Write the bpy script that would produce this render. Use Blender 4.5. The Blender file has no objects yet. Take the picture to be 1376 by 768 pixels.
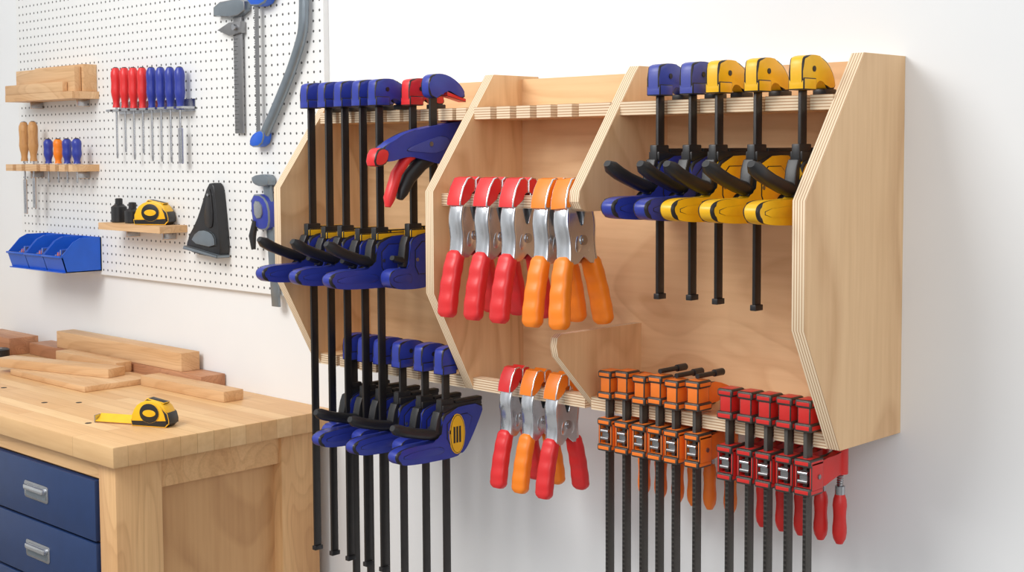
import bpy, bmesh, math
from mathutils import Vector, Matrix
# ---------------------------------------------------------------- camera
F=1840.0
cam=bpy.data.cameras.new("camera"); camo=bpy.data.objects.new("camera",cam)
bpy.context.scene.collection.objects.link(camo)
camo.location=(1.157,-2.146,1.54)
R=Matrix.Rotation(math.radians(44.3),4,'Z')@Matrix.Rotation(math.radians(90-3.84),4,'X')@Matrix.Rotation(math.radians(-0.3),4,'Z')
camo.rotation_euler=R.to_euler()
cam.sensor_width=36; cam.lens=36*F/1376; cam.shift_y=-58/1376; cam.clip_start=.05
bpy.context.scene.camera=camo
# ---------------------------------------------------------------- materials
def c(r,g,b):
    f=lambda v:(v/255/12.92) if v/255<=.04045 else ((v/255+.055)/1.055)**2.4
    return (f(r),f(g),f(b),1)
def base(name):
    m=bpy.data.materials.new(name); m.use_nodes=True
    n=m.node_tree.nodes; l=m.node_tree.links
    return m,n,l,n['Principled BSDF']
def plain(name,col,rough=.45,metal=0,bump=.05,bs=300,var=.06):
    m,n,l,b=base(name)
    tc=n.new('ShaderNodeTexCoord'); no=n.new('ShaderNodeTexNoise'); no.inputs['Scale'].default_value=bs*.1; no.inputs['Detail'].default_value=4
    l.new(tc.outputs['Object'],no.inputs['Vector'])
    r=n.new('ShaderNodeValToRGB'); r.color_ramp.elements[0].position=.3; r.color_ramp.elements[1].position=.7
    r.color_ramp.elements[0].color=tuple(v*(1-var) for v in col[:3])+(1,); r.color_ramp.elements[1].color=tuple(min(1,v*(1+var)) for v in col[:3])+(1,)
    l.new(no.outputs['Fac'],r.inputs['Fac']); l.new(r.outputs['Color'],b.inputs['Base Color'])
    b.inputs['Roughness'].default_value=rough; b.inputs['Metallic'].default_value=metal
    if bump:
        n2=n.new('ShaderNodeTexNoise'); n2.inputs['Scale'].default_value=bs; l.new(tc.outputs['Object'],n2.inputs['Vector'])
        bp=n.new('ShaderNodeBump'); bp.inputs['Strength'].default_value=bump; bp.inputs['Distance'].default_value=.002
        l.new(n2.outputs['Fac'],bp.inputs['Height']); l.new(bp.outputs['Normal'],b.inputs['Normal'])
    return m
def wood(name,c1,c2,line,sc,rough=.5,rings=7,lw=.35):
    m,n,l,b=base(name)
    tc=n.new('ShaderNodeTexCoord'); mp=n.new('ShaderNodeMapping'); mp.inputs['Scale'].default_value=sc; mp.inputs['Location'].default_value=(.37,.11,.53)
    l.new(tc.outputs['Object'],mp.inputs['Vector'])
    no=n.new('ShaderNodeTexNoise'); no.inputs['Scale'].default_value=1; no.inputs['Detail'].default_value=1.5; no.inputs['Distortion'].default_value=.5
    l.new(mp.outputs['Vector'],no.inputs['Vector'])
    r0=n.new('ShaderNodeValToRGB'); r0.color_ramp.elements[0].position=.35; r0.color_ramp.elements[0].color=c2; r0.color_ramp.elements[1].position=.65; r0.color_ramp.elements[1].color=c1
    l.new(no.outputs['Fac'],r0.inputs['Fac'])
    mu=n.new('ShaderNodeMath'); mu.operation='MULTIPLY'; mu.inputs[1].default_value=rings*2; l.new(no.outputs['Fac'],mu.inputs[0])
    fr=n.new('ShaderNodeMath'); fr.operation='FRACT'; l.new(mu.outputs[0],fr.inputs[0])
    r1=n.new('ShaderNodeValToRGB'); e=r1.color_ramp.elements; e[0].position=0; e[0].color=(0,0,0,1); e[1].position=1; e[1].color=(0,0,0,1); x=e.new(.86); x.color=(1,1,1,1); x=e.new(.5); x.color=(.15,.15,.15,1)
    l.new(fr.outputs[0],r1.inputs['Fac'])
    n2=n.new('ShaderNodeTexNoise'); n2.inputs['Scale'].default_value=7; n2.inputs['Detail'].default_value=5; n2.inputs['Roughness'].default_value=.6
    l.new(mp.outputs['Vector'],n2.inputs['Vector'])
    m1=n.new('ShaderNodeMath'); m1.operation='MULTIPLY'; l.new(r1.outputs['Color'],m1.inputs[0]); l.new(n2.outputs['Fac'],m1.inputs[1])
    m2=n.new('ShaderNodeMath'); m2.operation='MULTIPLY'; m2.inputs[1].default_value=lw*1.8; l.new(m1.outputs[0],m2.inputs[0])
    mx=n.new('ShaderNodeMix'); mx.data_type='RGBA'; l.new(m2.outputs[0],mx.inputs[0]); l.new(r0.outputs['Color'],mx.inputs[6]); mx.inputs[7].default_value=line
    mp2=n.new('ShaderNodeMapping'); mp2.inputs['Scale'].default_value=tuple(v*(14 if v>min(sc) else 3) for v in sc); l.new(tc.outputs['Object'],mp2.inputs['Vector'])
    n3=n.new('ShaderNodeTexNoise'); n3.inputs['Scale'].default_value=1.5; n3.inputs['Detail'].default_value=3; l.new(mp2.outputs['Vector'],n3.inputs['Vector'])
    r3=n.new('ShaderNodeValToRGB'); r3.color_ramp.elements[0].position=.3; r3.color_ramp.elements[0].color=(.9,.86,.81,1); r3.color_ramp.elements[1].position=.62; l.new(n3.outputs['Fac'],r3.inputs['Fac'])
    my=n.new('ShaderNodeMix'); my.data_type='RGBA'; my.blend_type='MULTIPLY'; my.inputs[0].default_value=.8
    l.new(mx.outputs[2],my.inputs[6]); l.new(r3.outputs['Color'],my.inputs[7])
    l.new(my.outputs[2],b.inputs['Base Color'])
    b.inputs['Roughness'].default_value=rough
    return m
def layers(name,ax,per,off=0):
    m,n,l,b=base(name)
    tc=n.new('ShaderNodeTexCoord'); s=n.new('ShaderNodeSeparateXYZ'); l.new(tc.outputs['Object'],s.inputs[0])
    mu=n.new('ShaderNodeMath'); mu.operation='MULTIPLY_ADD'; mu.inputs[1].default_value=1/per; mu.inputs[2].default_value=off; l.new(s.outputs[ax],mu.inputs[0])
    fr=n.new('ShaderNodeMath'); fr.operation='FRACT'; l.new(mu.outputs[0],fr.inputs[0])
    r=n.new('ShaderNodeValToRGB'); e=r.color_ramp.elements
    e[0].position=.0; e[0].color=c(238,216,184); e[1].position=.6; e[1].color=c(238,216,184)
    x=e.new(.68); x.color=c(178,136,98); x=e.new(.90); x.color=c(184,142,104); x=e.new(1); x.color=c(230,206,172)
    l.new(fr.outputs[0],r.inputs['Fac']); l.new(r.outputs['Color'],b.inputs['Base Color']); b.inputs['Roughness'].default_value=.6
    return m
M={}
M['plyV']=wood('birch_ply_vertical_grain',c(242,206,160),c(231,189,142),c(196,146,98),(3.2,3.2,1.0),lw=.42)
M['plyH']=wood('birch_ply_horizontal_grain',c(244,208,163),c(233,190,142),c(204,154,106),(1.1,3.5,3.5),lw=.36)
M['edgeX']=layers('ply_edge_x','X',.0048); M['edgeZ']=layers('ply_edge_z','Z',.005)
M['wall']=plain('wall_paint',c(237,239,240),.85,0,.03,60,.008)
M['maple']=wood('maple',c(234,190,136),c(216,166,112),c(188,136,86),(1.2,9,9))
M['mapleV']=wood('maple_vertical',c(234,190,136),c(216,166,114),c(188,136,88),(9,9,1.2))
M['caseply']=wood('cabinet_ply',c(220,174,122),c(202,154,104),c(170,120,74),(4,4,1))
M['oak']=wood('plank_light',c(234,198,154),c(214,170,122),c(186,136,90),(1.5,12,12))
M['cherry']=wood('plank_cherry',c(200,146,108),c(172,118,84),c(134,86,58),(1.5,12,12))
M['blue']=plain('blue_plastic',c(48,62,158),.34)
M['blue2']=plain('blue_plastic_violet',c(72,82,164),.38)
M['bin']=plain('bin_blue',c(26,92,205),.35)
M['yellow']=plain('yellow_plastic',c(248,190,30),.36)
M['orange']=plain('orange_grip',c(251,134,28),.38)
M['forange']=plain('orange_cast',c(250,128,40),.38)
M['red']=plain('red_grip',c(224,46,48),.36)
M['fred']=plain('red_cast',c(214,44,40),.36)
M['black']=plain('black_rubber',c(36,36,38),.4)
M['bar']=plain('black_steel_bar',c(60,57,56),.36,.6,.12,500)
M['barS']=plain('serrated_bar',c(88,84,80),.4,.7,.3,900)
M['steel']=plain('steel',c(190,192,196),.26,1,.02)
M['dsteel']=plain('dull_steel',c(155,155,156),.42,1,.05)
M['zinc']=plain('zinc_plated',c(228,231,235),.19,.92,.02)
M['gray']=plain('grey_paint',c(132,142,150),.3,.6)
M['navy']=plain('drawer_navy',c(34,58,102),.45,0,.03)
M['floor']=plain('concrete_floor',c(150,148,145),.7,0,.1,40,.05)
M['hwood']=wood('handle_wood',c(228,178,118),c(200,148,92),c(170,118,70),(20,20,4))
M['dark']=plain('dark_hole',c(60,48,38),.8)
m,n,l,b=base('pegboard_white'); tc=n.new('ShaderNodeTexCoord'); s=n.new('ShaderNodeSeparateXYZ'); l.new(tc.outputs['Object'],s.inputs[0])
sq=[]
for a in ('X','Z'):
    u=n.new('ShaderNodeMath'); u.operation='MULTIPLY'; u.inputs[1].default_value=1/.0254; l.new(s.outputs[a],u.inputs[0])
    f=n.new('ShaderNodeMath'); f.operation='FRACT'; l.new(u.outputs[0],f.inputs[0])
    g=n.new('ShaderNodeMath'); g.operation='SUBTRACT'; g.inputs[1].default_value=.5; l.new(f.outputs[0],g.inputs[0])
    h=n.new('ShaderNodeMath'); h.operation='MULTIPLY'; l.new(g.outputs[0],h.inputs[0]); l.new(g.outputs[0],h.inputs[1]); sq.append(h)
ad=n.new('ShaderNodeMath'); l.new(sq[0].outputs[0],ad.inputs[0]); l.new(sq[1].outputs[0],ad.inputs[1])
r=n.new('ShaderNodeValToRGB'); r.color_ramp.elements[0].position=.014; r.color_ramp.elements[0].color=c(80,80,80); r.color_ramp.elements[1].position=.022; r.color_ramp.elements[1].color=c(236,237,236)
l.new(ad.outputs[0],r.inputs['Fac']); l.new(r.outputs['Color'],b.inputs['Base Color']); b.inputs['Roughness'].default_value=.5
M['peg']=m
m,n,l,b=base('butcher_block'); tc=n.new('ShaderNodeTexCoord'); br=n.new('ShaderNodeTexBrick'); l.new(tc.outputs['Object'],br.inputs['Vector'])
br.inputs['Color1'].default_value=c(236,198,146); br.inputs['Color2'].default_value=c(220,174,120); br.inputs['Mortar'].default_value=c(196,150,100)
br.inputs['Scale'].default_value=1; br.inputs['Brick Width'].default_value=.7; br.inputs['Row Height'].default_value=.045; br.inputs['Mortar Size'].default_value=.0006
mp=n.new('ShaderNodeMapping'); mp.inputs['Scale'].default_value=(3,30,30); l.new(tc.outputs['Object'],mp.inputs['Vector'])
no=n.new('ShaderNodeTexNoise'); no.inputs['Scale'].default_value=2; no.inputs['Detail'].default_value=5; l.new(mp.outputs['Vector'],no.inputs['Vector'])
mx=n.new('ShaderNodeMix'); mx.data_type='RGBA'; mx.blend_type='MULTIPLY'; mx.inputs[0].default_value=.3
rr=n.new('ShaderNodeValToRGB'); rr.color_ramp.elements[0].position=.3; rr.color_ramp.elements[0].color=(.65,.52,.4,1); rr.color_ramp.elements[1].position=.7; l.new(no.outputs['Fac'],rr.inputs['Fac'])
l.new(br.outputs['Color'],mx.inputs[6]); l.new(rr.outputs['Color'],mx.inputs[7]); l.new(mx.outputs[2],b.inputs['Base Color']); b.inputs['Roughness'].default_value=.4
M['block']=m
# ---------------------------------------------------------------- mesh builder
def chaikin(p,it=2):
    for _ in range(it):
        q=[]
        for i in range(len(p)):
            a=p[i]; b2=p[(i+1)%len(p)]
            q.append((a[0]*.75+b2[0]*.25,a[1]*.75+b2[1]*.25)); q.append((a[0]*.25+b2[0]*.75,a[1]*.25+b2[1]*.75))
        p=q
    return p
class MB:
    def __init__(s): s.bm=bmesh.new(); s.mats=[]
    def mi(s,k):
        if k not in s.mats: s.mats.append(k)
        return s.mats.index(k)
    def prism(s,pts,ax,a,b,mat,edge=None,bev=0,seg=2,sm=0):
        if sm: pts=chaikin(pts,sm)
        def mk(p,h):
            return {'x':(h,p[0],p[1]),'y':(p[0],h,p[1]),'z':(p[0],p[1],h)}[ax]
        va=[s.bm.verts.new(mk(p,a)) for p in pts]; vb=[s.bm.verts.new(mk(p,b)) for p in pts]
        i0=s.mi(mat); i1=s.mi(edge or mat); fs=[]
        f=s.bm.faces.new(va[::-1]); f.material_index=i0; fs.append(f)
        f=s.bm.faces.new(vb); f.material_index=i0; fs.append(f)
        caps=set()
        for f in fs: caps.update(f.edges)
        for i in range(len(pts)):
            j=(i+1)%len(pts)
            f=s.bm.faces.new((va[i],va[j],vb[j],vb[i])); f.material_index=i1; fs.append(f)
        es=list(caps) if sm or len(pts)>4 else list({e for f in fs for e in f.edges})
        if bev:
            bmesh.ops.bevel(s.bm,geom=es,offset=bev,segments=seg,affect='EDGES',profile=.5,clamp_overlap=True)
        return s
    def box(s,x0,x1,y0,y1,z0,z1,mat,bev=0):
        return s.prism([(y0,z0),(y1,z0),(y1,z1),(y0,z1)],'x',x0,x1,mat,bev=bev)
    def sweep(s,path,rad,mat,side=(1,0,0),n=12,pw=2.0):
        path=[Vector(p) for p in path]; side=Vector(side).normalized(); k=s.mi(mat); rings=[]
        for i,p in enumerate(path):
            t=(path[min(i+1,len(path)-1)]-path[max(i-1,0)]).normalized()
            nn=t.cross(side).normalized(); sd=nn.cross(t).normalized()
            ra,rb=rad[i] if isinstance(rad[i],tuple) else (rad[i],rad[i])
            ring=[]
            for j in range(n):
                a=2*math.pi*(j+.5)/n; ca,sa=math.cos(a),math.sin(a)
                ca=math.copysign(abs(ca)**(2/pw),ca); sa=math.copysign(abs(sa)**(2/pw),sa)
                ring.append(s.bm.verts.new(p+sd*ra*ca+nn*rb*sa))
            rings.append(ring)
        for i in range(len(rings)-1):
            for j in range(n):
                f=s.bm.faces.new((rings[i][j],rings[i][(j+1)%n],rings[i+1][(j+1)%n],rings[i+1][j])); f.material_index=k
        f=s.bm.faces.new(rings[0][::-1]); f.material_index=k
        f=s.bm.faces.new(rings[-1]); f.material_index=k
        return s
    def cyl(s,p,q,r,mat,n=16):
        p=Vector(p); q=Vector(q); d=(q-p).normalized()
        sd=Vector((1,0,0)) if abs(d.x)<.9 else Vector((0,1,0))
        return s.sweep([p,q],[r,r],mat,side=sd,n=n)
    def done(s,name,loc=(0,0,0),rot=(0,0,0),parent=None,scale=1):
        bmesh.ops.recalc_face_normals(s.bm,faces=s.bm.faces)
        me=bpy.data.meshes.new(name); s.bm.to_mesh(me); s.bm.free()
        for k in s.mats: me.materials.append(M[k])
        me.shade_smooth()
        try: me.set_sharp_from_angle(angle=math.radians(38))
        except Exception: pass
        o=bpy.data.objects.new(name,me); bpy.context.scene.collection.objects.link(o)
        o.location=loc; o.rotation_euler=rot; o.scale=(scale,)*3
        if parent: o.parent=parent
        return o
def empty(name):
    e=bpy.data.objects.new(name,None); bpy.context.scene.collection.objects.link(e); return e
# ---------------------------------------------------------------- room
MB().box(-4.3,2.6,0,.1,0,2.8,'wall').done('wall_back')
MB().box(-4.4,-4.3,-4.0,.1,0,2.8,'wall').done('wall_left')
MB().box(-4.4,2.6,-4.0,.1,-.1,0,'floor').done('floor')
MB().box(-3.21,-1.572,-.016,-.0002,1.166,2.385,'peg').done('pegboard')
# ---------------------------------------------------------------- rack
rack=empty('plywood_clamp_rack')
prof=[(-.0002,1.05),(-.198,1.05),(-.307,1.256),(-.307,1.46),(-.135,1.697),(-.0002,1.697)]
T=.024
MB().prism(prof,'x',-T,0,'plyV','edgeX').done('side_panel_right',parent=rack)
MB().prism(prof,'x',-.856-T,-.856,'plyV','edgeX').done('divider_tall',parent=rack)
MB().prism(prof,'x',-1.364-T,-1.364,'plyV','edgeX').done('side_panel_left',parent=rack)
MB().prism([(-.05,1.43),(-.285,1.43),(-.299,1.435),(-.307,1.448),(-.304,1.467),(-.148,1.682),(-.135,1.697),(-.05,1.697)],'x',-.47-T,-.47,'plyV','edgeX').done('divider_upper',parent=rack)
MB().prism([(-.05,1.05),(-.182,1.05),(-.292,1.160),(-.297,1.18),(-.294,1.195),(-.284,1.201),(-.05,1.201)],'x',-.534-.016,-.534,'plyV','edgeX').done('divider_lower',parent=rack)
for a,b2 in ((-1.364,-.88),(-.856,-T)):
    MB().prism([(a,1.05),(b2,1.05),(b2,1.69),(a,1.69)],'y',-.05,-.0002,'plyH','edgeZ').done('back_panel',parent=rack)
def comb(x0,x1,yb,yf,z0,z1,notch,nw,nd,name):
    pts=[(x0,yb),(x0,yf)]
    for x in sorted(notch): pts+=[(x-nw/2,yf),(x-nw/2,yf+nd),(x+nw/2,yf+nd),(x+nw/2,yf)]
    pts+=[(x1,yf),(x1,yb)]
    MB().prism(pts,'z',z0,z1,'plyH','edgeZ').done(name,parent=rack)
# ---------------------------------------------------------------- one-hand bar clamp
def bar_clamp(x,y,zt,L,bz,col='blue',head=None,pad='yellow',label=None,rise=1.0,trig=True,s=1.0,tilt=0):
    h=head or col; b=MB()
    b.box(-.003,.003,-.009,.009,-L,-.004,'bar',bev=.0008)
    b.prism([(-.019,-.054),(-.021,-.03),(-.02,-.006),(-.014,.001),(.01,.004),(.036,.002),(.058,-.008),(.076,-.028),(.082,-.05),(.056,-.052),(.046,-.038),(.03,-.034),(.018,-.04),(.016,-.054)],'x',-.0135,.0135,h,bev=.003,sm=1)
    b.prism([(-.02,-.054),(-.02,-.034),(.018,-.034),(.018,-.054)],'x',-.0152,.0152,h,bev=.002)
    b.cyl((-.0148,.012,-.019),(.0148,.012,-.019),.0048,'black')
    b.box(-.013,.013,.05,.084,-.061,-.05,'black',bev=.002)
    d=bz-zt
    k=1.0 if trig else .55
    pts=[(.092,-.010),(.094,-.028),(.056,-.098),(.036,-.124),(.01,-.13),(-.03,-.13),(-.10*k,-.128),(-.140*k,-.122),(-.150*k,-.106),(-.145*k,-.092),(-.118*k,-.085),(-.06*k,-.086),(-.030,-.084),(-.024,-.06),(-.022,-.014)]
    b.prism([(p,q*s+d) for p,q in pts],'x',-.0155,.0155,col,bev=.005,seg=3,sm=2)
    b.prism([(p,q*s+d) for p,q in [(-.012,-.03),(.066,-.03),(.045,-.076),(.026,-.1),(-.012,-.1)]],'x',-.0172,.0172,col,bev=.0015,sm=1)
    b.prism([(p,q*s+d) for p,q in [(-.13*k,-.100),(-.05*k,-.096),(-.02,-.100),(-.02,-.116),(-.06*k,-.116),(-.13*k,-.112)]],'x',-.0164,.0164,col,bev=.001,sm=1)
    b.prism([(p,q*s+d) for p,q in [(-.018,-.004),(.092,-.004),(.094,-.016),(-.018,-.022)]],'x',-.012,.012,pad,bev=.002)
    b.box(-.009,.009,.02,.098,d-.008,d+.002,pad,bev=.003)
    b.box(-.008,.008,-.02,.016,d-.03,d+.008,'black',bev=.002)
    if trig:
        P=[(-.005,-.078),(-.03,-.074),(-.06,-.064),(-.09,-.050),(-.115,-.036),(-.135,-.021),(-.146,-.011)]
        rr=[(.010,.010),(.0115,.012),(.0125,.0115),(.013,.011),(.0135,.0115),(.013,.0115),(.007,.006)]
    else:
        P=[(-.005,-.074),(-.03,-.074),(-.05,-.07),(-.062,-.066)]; rr=[(.010,.009),(.011,.009),(.011,.008),(.007,.005)]
    b.sweep([(0,p,(-.074+(q+.078)*rise)*s+d) for p,q in P],rr,'black',n=14,pw=2.6)
    b.prism([(p,q*s+d) for p,q in [(-.03,-.02),(-.018,-.016),(-.012,-.07),(-.03,-.086),(-.042,-.08)]],'x',-.0105,.0105,'black',bev=.002,sm=1)
    b.cyl((-.018,-.006,d-.068*s),(.018,-.006,d-.068*s),.004,'dsteel')
    if label:
        el=lambda a,ra,rb:[(.016+ra*math.cos(t*math.pi/10),a-.066+rb*math.sin(t*math.pi/10)) for t in range(20)]
        b.prism(el(d,.022,.042),'x',.010,.0180,label); b.prism(el(d,.020,.040),'x',.010,.0183,'black'); b.prism(el(d,.0188,.0388),'x',.010,.0186,label)
        for q in range(3): b.box(.0180,.0190,.004+.008*q,.009+.008*q,d-.084,d-.050,'black')
    b.box(-.006,.006,-.011,.011,-L-.004,-L+.006,'black',bev=.001)
    return b.done('bar_clamp',(x,y,zt),rot=(0,tilt,0))
def pistol_clamp(x,y,zt,L,bz):
    b=MB(); d=bz-zt
    b.box(-.003,.003,-.009,.009,-L,-.004,'bar')
    b.prism([(-.02,-.045),(-.022,-.01),(-.012,.004),(.02,.006),(.05,-.004),(.075,-.022),(.085,-.045),(.06,-.04),(.035,-.028),(.018,-.03),(.012,-.045)],'x',-.013,.013,'blue',bev=.003,sm=2)
    b.prism([(.03,-.03),(.085,-.045),(.085,-.052),(.03,-.04)],'x',-.011,.011,'red',bev=.001)
    b.prism([(p,q+d) for p,q in [(.08,.03),(.084,.018),(.05,-.05),(.02,-.065),(-.04,-.052),(-.08,-.044),(-.125,-.056),(-.15,-.054),(-.158,-.035),(-.13,-.018),(-.08,.004),(-.03,.014),(.01,.02),(.05,.026)]],'x',-.0145,.0145,'blue',bev=.004,sm=2)
    b.prism([(p,q+d) for p,q in [(-.10,-.034),(-.03,-.012),(.02,-.0),(.04,-.02),(.0,-.04),(-.05,-.036)]],'x',-.016,.016,'blue2',bev=.001,sm=2)
    b.box(-.011,.011,.03,.09,d+.026,d+.036,'red',bev=.002)
    b.prism([(p,q+d) for p,q in [(-.172,-.062),(-.166,-.034),(-.148,-.026),(-.130,-.034),(-.136,-.058),(-.155,-.066)]],'x',-.0150,.0150,'red',bev=.003,sm=1)
    b.sweep([(0,.0,d-.045),(0,-.035,d-.06),(0,-.07,d-.09),(0,-.088,d-.118),(0,-.094,d-.132)],[(.011,.014),(.0125,.016),(.0125,.015),(.012,.013),(.007,.006)],'black',n=14,pw=2.6)
    b.sweep([(0,-.03,d-.03),(0,-.075,d-.05),(0,-.102,d-.08),(0,-.122,d-.13),(0,-.126,d-.147)],[(.009,.006),(.0125,.010),(.0125,.010),(.012,.011),(.007,.004)],'red',n=14,pw=2.6)
    b.cyl((-.0175,-.02,d-.02),(.0175,-.02,d-.02),.005,'dsteel')
    return b.done('trigger_clamp',(x,y,zt))
ZH=1.69
RX=[-.366,-.294,-.238,-.159,-.072]
for X,L,hc,bc in zip(RX,(.413,.410,.413,.418,.28),('blue2','blue2','yellow','yellow','yellow'),('blue','blue','yellow','yellow','yellow')):
    bar_clamp(X,-.205,ZH,L,1.541,bc,hc,'black',rise=.74,s=.95)
comb(-.47,-T,-.05,-.192,1.604,1.629,RX,.012,.03,'shelf_upper_right')
comb(-.856,-.494,-.05,-.192,1.604,1.629,[-.80,-.745,-.69,-.635,-.58],.018,.045,'shelf_upper_middle')
comb(-1.364,-.88,-.05,-.192,1.604,1.629,[-1.3+.055*i for i in range(8)],.012,.03,'shelf_upper_left')
for X,tr in zip((-1.308,-1.246,-1.189,-1.128,-1.074),(1,0,1,0,1)):
    bar_clamp(X,-.26,1.69,1.05,1.372 if tr else 1.368,'blue','blue','yellow',rise=.78,trig=bool(tr),s=.92)
bar_clamp(-1.018,-.215,1.69,.40,1.38,'blue','red','yellow',trig=False)
pistol_clamp(-.955,-.215,1.695,.40,1.575)
for X,tr in zip((-1.200,-1.150,-1.097,-1.036,-.965,-.902),(0,1,0,1,0,1)):
    bar_clamp(X,-.235,1.135,.75,1.022,'blue','blue','black','yellow' if X>-.91 else None,rise=.55,trig=bool(tr),s=.88)
comb(-1.364,-.88,-.05,-.2,1.05,1.075,[-1.3+.07*i for i in range(6)],.012,.03,'shelf_lower_left')
MB().prism([(-.284,1.432),(-.262,1.432),(-.262,1.456),(-.284,1.456)],'x',-.856,-.494,'edgeZ').done('strip_upper_middle',parent=rack)
MB().prism([(-.2,1.05),(-.178,1.05),(-.178,1.075),(-.2,1.075)],'x',-.856,-.55,'edgeZ').done('strip_lower_middle',parent=rack)
# ---------------------------------------------------------------- spring clamps
def spring_clamp(x,y,z,col,s=1.0,gc=None,tilt=0):
    b=MB(); gc=gc or col
    for sg in (-1,1):
        P0=[(.013,-.01),(.026,-.03),(.036,-.055),(.038,-.08),(.033,-.105),(.034,-.13),(.038,-.15)]
        P=[]
        for i in range(len(P0)-1):
            for q in range(3):
                t=q/3; P.append((0,(P0[i][0]*(1-t)+P0[i+1][0]*t)*sg,P0[i][1]*(1-t)+P0[i+1][1]*t))
        P.append((0,P0[-1][0]*sg,P0[-1][1]))
        for _ in range(2): P=[P[0]]+[(0,(P[i-1][1]+2*P[i][1]+P[i+1][1])/4,(P[i-1][2]+2*P[i][2]+P[i+1][2])/4) for i in range(1,len(P)-1)]+[P[-1]]
        o=0 if sg<0 else -.0018
        b.sweep(P,[(.0184+o,.0062)]*len(P),'zinc',n=20,pw=2.8)
        fl=[(.010*sg,-.012),(.026*sg,-.03),(.036*sg,-.055),(.037*sg,-.08),(.032*sg,-.105),(.038*sg,-.15),(.018*sg,-.148),(-.010*sg,-.126),(-.018*sg,-.108),(-.014*sg,-.088),(.006*sg,-.076),(.015*sg,-.05),(.008*sg,-.03)]
        for xs in (-1,1):
            x0=(.0168+o)*xs; b.prism(fl,'x',x0-.001,x0+.001,'zinc',bev=.0005,seg=1)
            b.prism([(.012*sg,-.095),(.02*sg,-.1),(.024*sg,-.125),(.012*sg,-.128),(.002*sg,-.112)],'x',x0-.0018,x0+.0018,'zinc',bev=.0006,sm=1)
        G=[];Rr=[]
        N=24
        for i in range(N+1):
            t=i/N; yy=(.035+.028*t+.004*math.sin(t*math.pi))*sg; zz=-.136-.130*t
            G.append((0,yy,zz)); w=1.0+.07*math.cos(t*math.pi*8)
            e=.6 if i in(0,N) else (.88 if i in (1,N-1) else 1)
            Rr.append(((.0195+.0025*t)*e,.0138*w*e))
        b.sweep(G,Rr,gc,n=20,pw=3.2)
        b.prism([(.0008*sg,-.018),(.0008*sg,.006),(.010*sg,.012),(.022*sg,.010),(.034*sg,-.008),(.042*sg,-.030),(.044*sg,-.044),(.034*sg,-.046),(.026*sg,-.036),(.0125*sg,-.032),(.0125*sg,-.018)],'x',-.0200,.0200,col,bev=.0022,seg=3)
    b.cyl((-.0215,0,-.105),(.0215,0,-.105),.005,'steel')
    b.cyl((-.0205,0,-.105),(-.018,0,-.105),.0095,'steel'); b.cyl((.018,0,-.105),(.0205,0,-.105),.0095,'steel')
    H=[(-.011+.022*i/60,.010*math.cos(i*math.pi/5),-.105+.010*math.sin(i*math.pi/5)) for i in range(61)]
    b.sweep(H,[.0018]*61,'steel',side=(1,.01,.02),n=6)
    return b.done('spring_clamp',(x,y,z),scale=s,rot=(0,tilt,0))
for X,col,tl in ((-.789,'red',0),(-.716,'red',0),(-.646,'red',0),(-.563,'orange',-.01),(-.516,'orange',-.09)):
    spring_clamp(X,-.273,1.478,col,.98,tilt=tl)
for X,col,g in ((-.742,'red','red'),(-.682,'orange','orange'),(-.618,'orange','red')):
    spring_clamp(X,-.189,1.10,col,.86,g)
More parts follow.
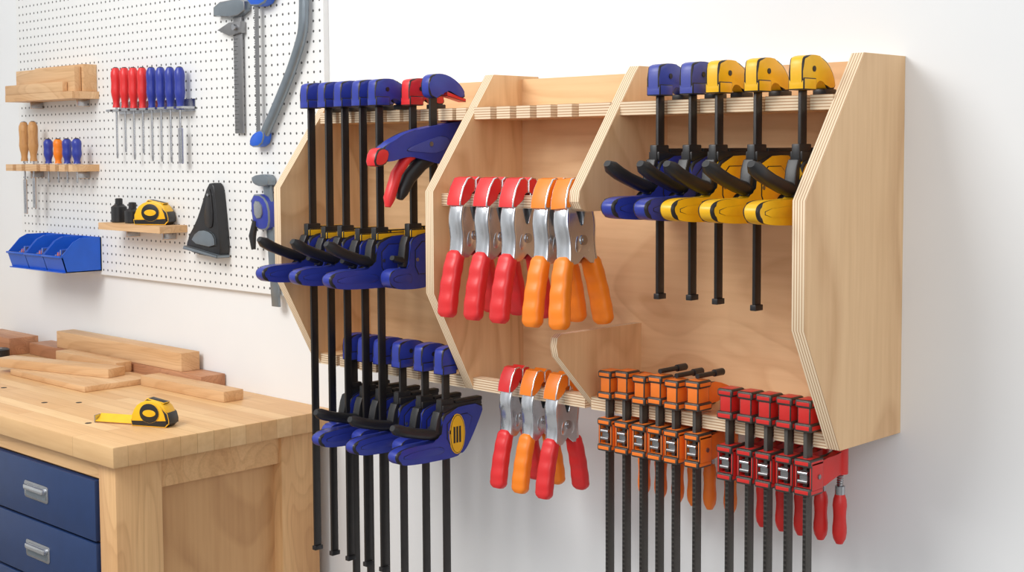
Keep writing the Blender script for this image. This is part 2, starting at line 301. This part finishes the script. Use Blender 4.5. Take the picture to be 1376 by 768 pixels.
# ---------------------------------------------------------------- F clamps
def f_clamp(x,y,z,col,L,dz,rod=False):
    b=MB()
    b.box(-.0035,.0035,-.009,.009,-L,.052,'barS',bev=.0006)
    for i in range(60):
        zz=-.09-.0085*i
        if zz>-L: b.box(-.0022,.0022,-.0102,-.0088,zz-.0025,zz+.0025,'bar')
    b.box(-.016,.016,-.017,.022,.040,.054,col,bev=.004)
    b.box(-.012,.012,-.014,.02,.012,.042,col,bev=.002)
    b.box(-.0165,.0165,-.018,.024,.0,.015,col,bev=.004)
    b.prism([(.015,.004),(.015,.05),(.05,.046),(.085,.034),(.112,.02),(.114,.0),(.09,.0),(.08,.012),(.05,.016),(.03,.004)],'x',-.009,.009,col,bev=.003,sm=1)
    b.cyl((0,.101,-.002),(0,.101,.006),.011,'dsteel')
    if rod:
        b.cyl((0,.0,.060),(0,.07,.060),.0045,'black'); b.cyl((0,.05,.060),(0,.075,.060),.0065,'black')
    def Z(v): return v+dz
    for a,bb in ((-.014,.0),(-.062,-.048)):
        b.box(-.0165,.0165,-.019,.024,Z(a),Z(bb),col,bev=.004)
    for sx in (-1,1):
        b.box(.0115 if sx>0 else -.0165,.0165 if sx>0 else -.0115,-.014,.022,Z(-.054),Z(-.006),col,bev=.0015)
    b.box(-.008,.008,-.013,-.006,Z(-.042),Z(-.020),'dsteel',bev=.001)
    b.cyl((-.009,-.014,Z(-.024)),(.009,-.014,Z(-.024)),.0034,'steel',n=10); b.cyl((-.009,-.014,Z(-.038)),(.009,-.014,Z(-.038)),.0034,'dsteel',n=10)
    b.cyl((.0165,.008,Z(-.031)),(.0185,.008,Z(-.031)),.004,'dsteel',n=12)
    b.prism([(.02,Z(-.004)),(.06,Z(-.012)),(.088,Z(-.004)),(.116,Z(-.004)),(.116,Z(-.04)),(.088,Z(-.042)),(.05,Z(-.05)),(.02,Z(-.06))],'x',-.009,.009,col,bev=.003,sm=1)
    b.cyl((0,.102,Z(-.044)),(0,.102,Z(.002)),.0135,col)
    zt=-.029
    b.cyl((0,.102,zt-.006),(0,.102,zt),.012,'steel')
    N=44; b.sweep([(0,.102,zt-.006-(zt-.006-Z(-.078))*i/N) for i in range(N+1)],[.0062 if i%2 else .0048 for i in range(N+1)],'steel',n=10)
    b.sweep([(0,.102,Z(-.066)),(0,.102,Z(-.082))],[.0085,.0085],'steel',n=14)
    hr=[.0085,.0115,.0125,.0115,.011,.0115,.0125,.0125,.011,.006]; b.sweep([(0,.102,Z(-.080)-.086*i/9) for i in range(10)],hr,col,n=12,pw=2)
    return b.done('f_clamp',(x,y,z))
FO=(-.481,-.4405,-.400,-.363,-.326,-.280); FR=(-.210,-.169,-.131,-.091,-.054)
for i,X in enumerate(FO): f_clamp(X,-.208,1.078+(.004 if i%2 else 0),'forange',.62,-.035-.004*(i%2),rod=i in(3,4,5))
for i,X in enumerate(FR): f_clamp(X,-.208,1.0765,'fred',.62,-.044)
comb(-.534,-T,-.05,-.2,1.05,1.075,FO+FR,.011,.03,'shelf_lower_right')
# ---------------------------------------------------------------- workbench
wb=empty('workbench'); ZB=.889; dx=.02
MB().box(-3.7,-1.588+dx,-.622,-.0005,ZB-.048,ZB,'block',bev=.003).done('top',parent=wb)
for x0 in (-1.688+dx,-3.68):
    for y0,y1 in ((-.604,-.485),(-.15,-.035)):
        MB().box(x0,x0+.075,y0,y1,0,ZB-.048,'mapleV',bev=.003).done('leg',parent=wb)
MB().box(-1.675+dx,-1.622+dx,-.485,-.15,.77,ZB-.048,'maple').done('end_rail',parent=wb)
MB().box(-1.665+dx,-1.648+dx,-.485,-.15,.15,.77,'caseply').done('end_panel',parent=wb)
MB().box(-3.6,-1.688+dx,-.600,-.05,.80,ZB-.048,'maple').done('front_rail',parent=wb)
MB().box(-2.27+dx,-1.688+dx,-.587,-.05,.2,.8,'mapleV').done('drawer_case',parent=wb)
def rr4(xc,zc,hw,hh,r):
    p=[]
    for cx,cz,a0 in ((1,1,0),(-1,1,90),(-1,-1,180),(1,-1,270)):
        for k in range(5):
            a=math.radians(a0+22.5*k); p.append((xc+cx*(hw-r)+r*math.cos(a),zc+cz*(hh-r)+r*math.sin(a)))
    return p
for k in range(3):
    z1=.793-.147*k; z0=z1-.141
    MB().box(-2.245+dx,-1.700+dx,-.608,-.587,z0,z1,'navy',bev=.002).done('drawer_front',parent=wb)
    b=MB(); zc=(z0+z1)/2-.002; xc=-1.962
    b.prism(rr4(xc,zc,.060,.021,.008),'y',-.6105,-.607,'steel',bev=.001)
    b.prism(rr4(xc,zc-.002,.050,.013,.005),'y',-.6110,-.610,'gray')
    b.prism(rr4(xc,zc+.007,.050,.007,.005),'y',-.619,-.610,'zinc',bev=.002)
    b.done('drawer_pull',parent=wb)
for X,Y in ((-2.20,-.462),(-2.134,-.40),(-1.864,-.520),(-2.5,-.43)):
    MB().cyl((X,Y,ZB-.01),(X,Y,ZB+.0005),.008,'dark').done('dog_hole',parent=wb)
def board(x,y,z,L,w,t,mat,rot=0,name='wood_board'):
    MB().box(0,L,0,w,0,t,mat,bev=.0015).done(name,(x,y,z),(0,0,math.radians(rot)))
e=.0004
board(-3.05,-.082,ZB+e,1.00,.078,.038,'cherry')
board(-2.88,-.074,ZB+.038+2*e,.72,.06,.052,'oak')
board(-2.25,-.150,ZB+e,.40,.062,.028,'oak',1)
board(-2.70,-.315,ZB+e,.44,.22,.016,'oak',0)
board(-2.78,-.320,ZB+.016+2*e,.46,.065,.026,'oak',15)
board(-2.76,-.140,ZB+.016+2*e,.36,.050,.030,'oak',0)
board(-3.33,-.14,ZB+e,.26,.10,.055,'cherry')
MB().sweep([(0,0,0),(0,0,.002),(0,0,.03),(0,0,.033)],[.036,.038,.038,.034],'black',n=28).cyl((0,0,.033),(0,0,.0335),.016,'gray').done('electrical_tape_roll',(-3.03,-.2,ZB+e))
def tape_measure(loc,rot,blade=.0,s=1):
    b=MB()
    out=[(-.045,0),(.04,0),(.048,.008),(.048,.03),(.034,.052),(.012,.06),(-.018,.058),(-.04,.044),(-.048,.02),(-.048,.004)]
    b.prism(out,'y',-.019,.019,'yellow',bev=.004,sm=1)
    b.prism([(p*1.03,q*1.03) for p,q in [(-.045,.0),(.04,.0),(.048,.008),(.048,.018),(.02,.012),(-.048,.014)]],'y',-.0205,.0205,'black',bev=.002)
    for sy in (-1,1):
        y0,y1=(-.0206,-.018) if sy<0 else (.018,.0206)
        b.prism([(.0+.026*math.cos(a*math.pi/12),.031+.023*math.sin(a*math.pi/12)) for a in range(24)],'y',y0,y1,'black',bev=.0008)
        y0,y1=(-.0214,-.018) if sy<0 else (.018,.0214)
        b.prism([(.0+.017*math.cos(a*math.pi/10),.031+.008*math.sin(a*math.pi/10)) for a in range(20)],'y',y0,y1,'yellow',bev=.0006)
    b.prism([(-.020,.055),(.03,.05),(.036,.055),(-.01,.064)],'y',-.013,.013,'black',bev=.002)
    b.prism([(.028,.048),(.047,.032),(.051,.018),(.051,.008),(.044,.008),(.040,.03)],'y',-.0205,.0205,'black',bev=.001)
    if blade:
        b.prism([(-.012,.003),(0,.008),(.012,.017),(.012,.018),(0,.009),(-.012,.004)],'x',-.045-blade,-.044,'yellow'); b.box(-.047-blade,-.044-blade,-.012,.012,-.0,.017,'steel')
    return b.done('tape_measure',loc,rot,scale=s)
tape_measure((-1.722,-.425,ZB+e),(0,0,math.radians(26)),.105,1.05)
# ---------------------------------------------------------------- pegboard contents
def wshelf(x0,x1,z0,z1,lip=0,holes=()):
    b=MB(); pts=[(x0,-.0162),(x0,-.105)]
    for h in holes: pts+=[(h-.012,-.105),(h-.012,-.052),(h+.012,-.052),(h+.012,-.105)]
    pts+=[(x1,-.105),(x1,-.0162)]
    b.prism(pts,'z',z0,z1,'oak')
    if lip: b.box(x0,x1-.06,-.105,-.088,z1,z1+lip,'oak',bev=.002)
    for xx in (x0+.08,x1-.06): b.box(xx-.003,xx+.003,-.06,-.0162,z0-.022,z0,'steel',bev=.001)
    return b.done('tool_shelf')
wshelf(-3.12,-2.68,1.705,1.727,lip=.030)
board(-3.08,-.086,1.7275,.38,.022,.075,'oak'); board(-3.0,-.062,1.7275,.31,.045,.082,'oak')
wshelf(-3.13,-2.69,1.484,1.505,holes=(-3.07,-3.008,-2.908,-2.845,-2.788,-2.727))
wshelf(-2.544,-2.206,1.315,1.335)
def screwdriver(x,y,zt,col,hl=.11,sl=.14,r=.013,flat=False,name='screwdriver'):
    b=MB(); N=10
    prof=[.6,.95,1,.95,.92,.95,1,.9,.7,.62,.75]
    b.sweep([(0,0,-hl*i/N) for i in range(N+1)],[r*p for p in prof],col,n=10)
    b.sweep([(0,0,0),(0,0,.003)],[r*.6,r*.3],'black' if name!='chisel' else 'steel',n=8)
    b.cyl((0,0,-hl-sl*.92),(0,0,-hl),.003,'steel',n=10)
    if flat: b.box(-.011,.011,-.0015,.0015,-hl-sl,-hl-sl*.35,'steel',bev=.0006)
    else: b.sweep([(0,0,-hl-sl*.9),(0,0,-hl-sl)],[(.0032,.0032),(.004,.0008)],'steel',n=8,pw=4)
    return b.done(name,(x,y,zt))
for i in range(8):
    screwdriver(-2.529+.0493*i,-.045,1.790-.002*i,'red' if i<4 else 'blue',.116,.15 if i not in(1,3) else .13,.0150,flat=(i==7))
b=MB()
pts=[(-2.56,-.0165),(-2.56,-.062)]
for i in range(8):
    xx=-2.529+.0493*i; pts+=[(xx-.007,-.062),(xx-.007,-.036),(xx+.007,-.036),(xx+.007,-.062)]
pts+=[(-2.15,-.062),(-2.15,-.0165)]
b.prism(pts,'z',1.662,1.668,'steel').box(-2.56,-2.15,-.019,-.0165,1.655,1.69,'steel').done('screwdriver_rack')
for x,sl in ((-3.07,.17),(-3.008,.15)):
    screwdriver(x,-.07,1.64,'hwood',.125,sl,.016,True,'chisel')
for x,col in ((-2.908,'blue'),(-2.845,'orange'),(-2.788,'blue'),(-2.727,'blue')):
    screwdriver(x,-.07,1.583,col,.075,.06,.015)
for x,hh in ((-2.502,.045),(-2.426,.035)):
    MB().sweep([(0,0,0),(0,0,.002),(0,0,hh),(0,0,hh+.006),(0,0,hh+.008),(0,0,hh+.024),(0,0,hh+.026)],[.019,.021,.021,.014,.010,.010,.007],'black',n=20,pw=3).done('glue_bottle',(x,-.06,1.3355))
tape_measure((-2.30,-.064,1.3355),(0,0,math.radians(28)),0,1.12)
bins=empty('storage_bins')
for i in range(3):
    x0=-3.04+.118*i; x1=x0+.114; z0=1.178; z1=1.282; b=MB(); t=.003
    b.box(x0,x1,-.145,-.0165,z0,z0+t,'bin')
    b.box(x0,x1,-.020,-.0165,z0,z1,'bin')
    side=[(-.0165,z0),(-.135,z0),(-.150,z0+.05),(-.110,z1-.012),(-.085,z1),(-.0165,z1)]
    b.prism(side,'x',x0,x0+t,'bin'); b.prism(side,'x',x1-t,x1,'bin')
    b.prism([(-.135,z0),(-.131,z0),(-.146,z0+.052),(-.152,z0+.052)],'x',x0,x1,'bin')
    b.box(x0-.001,x1+.001,-.156,-.146,z0+.046,z0+.052,'bin',bev=.001)
    for k in range(5):
        b.box(x0+.015+.016*k,x0+.025+.016*k,-.12,-.04,z0+t,z0+.052+.008*(k%3),('oak','orange','steel','gray','hwood')[k],bev=.002)
    b.done('bin',parent=bins)
b=MB()
b.prism([(-2.05,1.455),(-2.02,1.458),(-2.012,1.42),(-2.0,1.33),(-1.992,1.262),(-2.02,1.254),(-2.12,1.262),(-2.165,1.272),(-2.155,1.30),(-2.11,1.345),(-2.075,1.40)],'y',-.05,-.017,'black',bev=.005,sm=1)
b.prism([(-2.045,1.44),(-2.03,1.44),(-2.02,1.36),(-2.03,1.33),(-2.07,1.345)],'y',-.054,-.049,'black',bev=.002,sm=1)
b.prism([(-2.135,1.290),(-2.008,1.279),(-2.012,1.315),(-2.05,1.33),(-2.10,1.325)],'y',-.056,-.049,'gray',bev=.002,sm=1)
b.prism([(-2.16,1.272),(-1.993,1.254),(-1.992,1.262),(-2.155,1.282)],'y',-.062,-.02,'gray',bev=.001)
b.cyl((-2.035,-.06,1.425),(-2.035,-.0165,1.425),.004,'steel')
b.done('staple_gun')
b=MB()
b.prism([(-1.818,1.47),(-1.788,1.47),(-1.757,1.137),(-1.787,1.137)],'y',-.032,-.024,'gray',bev=.001)
b.prism([(-1.85,1.478),(-1.79,1.484),(-1.775,1.47),(-1.78,1.45),(-1.83,1.452),(-1.85,1.462)],'y',-.045,-.018,'gray',bev=.003,sm=1)
b.prism([(-1.85,1.43),(-1.80,1.43),(-1.772,1.40),(-1.77,1.35),(-1.79,1.335),(-1.83,1.34),(-1.85,1.37)],'y',-.048,-.018,'blue',bev=.004,sm=1)
b.prism([(-1.835,1.415),(-1.80,1.41),(-1.795,1.37),(-1.83,1.365)],'y',-.052,-.04,'steel',bev=.002,sm=1)
b.sweep([(-1.835,-.045,1.36),(-1.842,-.05,1.32),(-1.838,-.05,1.285)],[.008,.010,.006],'black',side=(0,1,0))
b.done('sliding_clamp')
b=MB()
b.box(-1.945,-1.908,-.028,-.022,1.590,1.955,'dsteel',bev=.001)
b.prism([(-2.02,1.905),(-2.02,1.93),(-1.99,1.942),(-1.90,1.945),(-1.875,1.935),(-1.875,1.912),(-1.905,1.900),(-1.95,1.898),(-1.99,1.908)],'y',-.04,-.018,'gray',bev=.003)
b.prism([(-2.01,1.868),(-1.955,1.885),(-1.90,1.885),(-1.90,1.855),(-1.955,1.85)],'y',-.036,-.018,'dsteel',bev=.002)
b.cyl((-1.92,-.046,1.87),(-1.92,-.0165,1.87),.008,'steel')
for i in range(26): b.box(-1.945,-1.932 if i%2 else -1.925,-.0286,-.0278,1.60+.010*i,1.601+.010*i,'black')
b.done('caliper')
b=MB()
fr=[(-1.80,2.02),(-1.74,2.05),(-1.66,2.045),(-1.626,2.00),(-1.624,1.91),(-1.630,1.835),(-1.685,1.740),(-1.755,1.645),(-1.80,1.588),(-1.812,1.572)]
pp=[]
for i in range(len(fr)-1):
    for k in range(5):
        t=k/5; pp.append((fr[i][0]*(1-t)+fr[i+1][0]*t,-.035,fr[i][1]*(1-t)+fr[i+1][1]*t))
for _ in range(3): pp=[pp[0]]+[tuple((pp[i-1][j]+2*pp[i][j]+pp[i+1][j])/4 for j in range(3)) for i in range(1,len(pp)-1)]+[pp[-1]]
b.sweep(pp,[(.010,.0135)]*len(pp),'gray',side=(0,1,0),n=14,pw=3)
b.prism([(-1.836,1.575),(-1.820,1.575),(-1.818,1.955),(-1.834,1.955)],'y',-.0355,-.0345,'dsteel')
for i in range(60): b.prism([(-1.836,1.58+.006*i),(-1.836,1.585+.006*i),(-1.840,1.5825+.006*i)],'y',-.0355,-.0345,'dsteel')
b.prism([(-1.85,1.552),(-1.80,1.556),(-1.785,1.585),(-1.80,1.60),(-1.83,1.588),(-1.852,1.575)],'y',-.048,-.02,'bin',bev=.003,sm=1)
b.prism([(-1.85,1.920),(-1.78,1.915),(-1.75,1.945),(-1.73,2.03),(-1.77,2.06),(-1.84,2.04),(-1.86,1.98)],'y',-.05,-.018,'bin',bev=.004,sm=1)
b.done('bow_saw')
# ---------------------------------------------------------------- light
w=bpy.data.worlds.new('world'); bpy.context.scene.world=w; w.use_nodes=True
wn=w.node_tree.nodes; wl=w.node_tree.links; bg=wn['Background']
tc=wn.new('ShaderNodeTexCoord'); sx=wn.new('ShaderNodeSeparateXYZ'); wl.new(tc.outputs['Generated'],sx.inputs[0])
mr=wn.new('ShaderNodeMapRange'); mr.inputs['From Min'].default_value=-1; mr.inputs['From Max'].default_value=1; wl.new(sx.outputs['Z'],mr.inputs['Value'])
rp=wn.new('ShaderNodeValToRGB'); e2=rp.color_ramp.elements; e2[0].position=0; e2[0].color=(.24,.23,.22,1); e2[1].position=1; e2[1].color=(1.0,1.0,1.0,1)
x=e2.new(.44); x.color=(.40,.39,.38,1); x=e2.new(.52); x.color=(.68,.69,.71,1)
wl.new(mr.outputs[0],rp.inputs['Fac'])
no=wn.new('ShaderNodeTexNoise'); no.inputs['Scale'].default_value=2.2; no.inputs['Detail'].default_value=1; wl.new(tc.outputs['Generated'],no.inputs['Vector'])
r2=wn.new('ShaderNodeValToRGB'); r2.color_ramp.elements[0].position=.42; r2.color_ramp.elements[0].color=(.68,.68,.68,1); r2.color_ramp.elements[1].position=.56; r2.color_ramp.elements[1].color=(1,1,1,1); wl.new(no.outputs['Fac'],r2.inputs['Fac'])
mm=wn.new('ShaderNodeMix'); mm.data_type='RGBA'; mm.blend_type='MULTIPLY'; mm.inputs[0].default_value=1
wl.new(rp.outputs['Color'],mm.inputs[6]); wl.new(r2.outputs['Color'],mm.inputs[7]); wl.new(mm.outputs[2],bg.inputs[0]); bg.inputs[1].default_value=1.04
def area(name,loc,tgt,sx,sy,e,col=(1,1,1)):
    a=bpy.data.lights.new(name,'AREA'); a.shape='RECTANGLE'; a.size=sx; a.size_y=sy; a.energy=e; a.color=col
    o=bpy.data.objects.new(name,a); bpy.context.scene.collection.objects.link(o); o.location=loc
    o.rotation_euler=(Vector(tgt)-Vector(loc)).to_track_quat('-Z','Y').to_euler()
area('ceiling_softbox',(-1.7,-2.4,3.0),(-.9,0,1.1),1.5,1.2,58,(1,.985,.96))
area('right_fill_light',(2.2,-3.0,2.3),(-.6,0,1.2),1.6,1.6,23,(.97,.98,1))  # added fill lamp from the right for the rack's outer side, no window
bpy.context.scene.view_settings.view_transform='Standard'
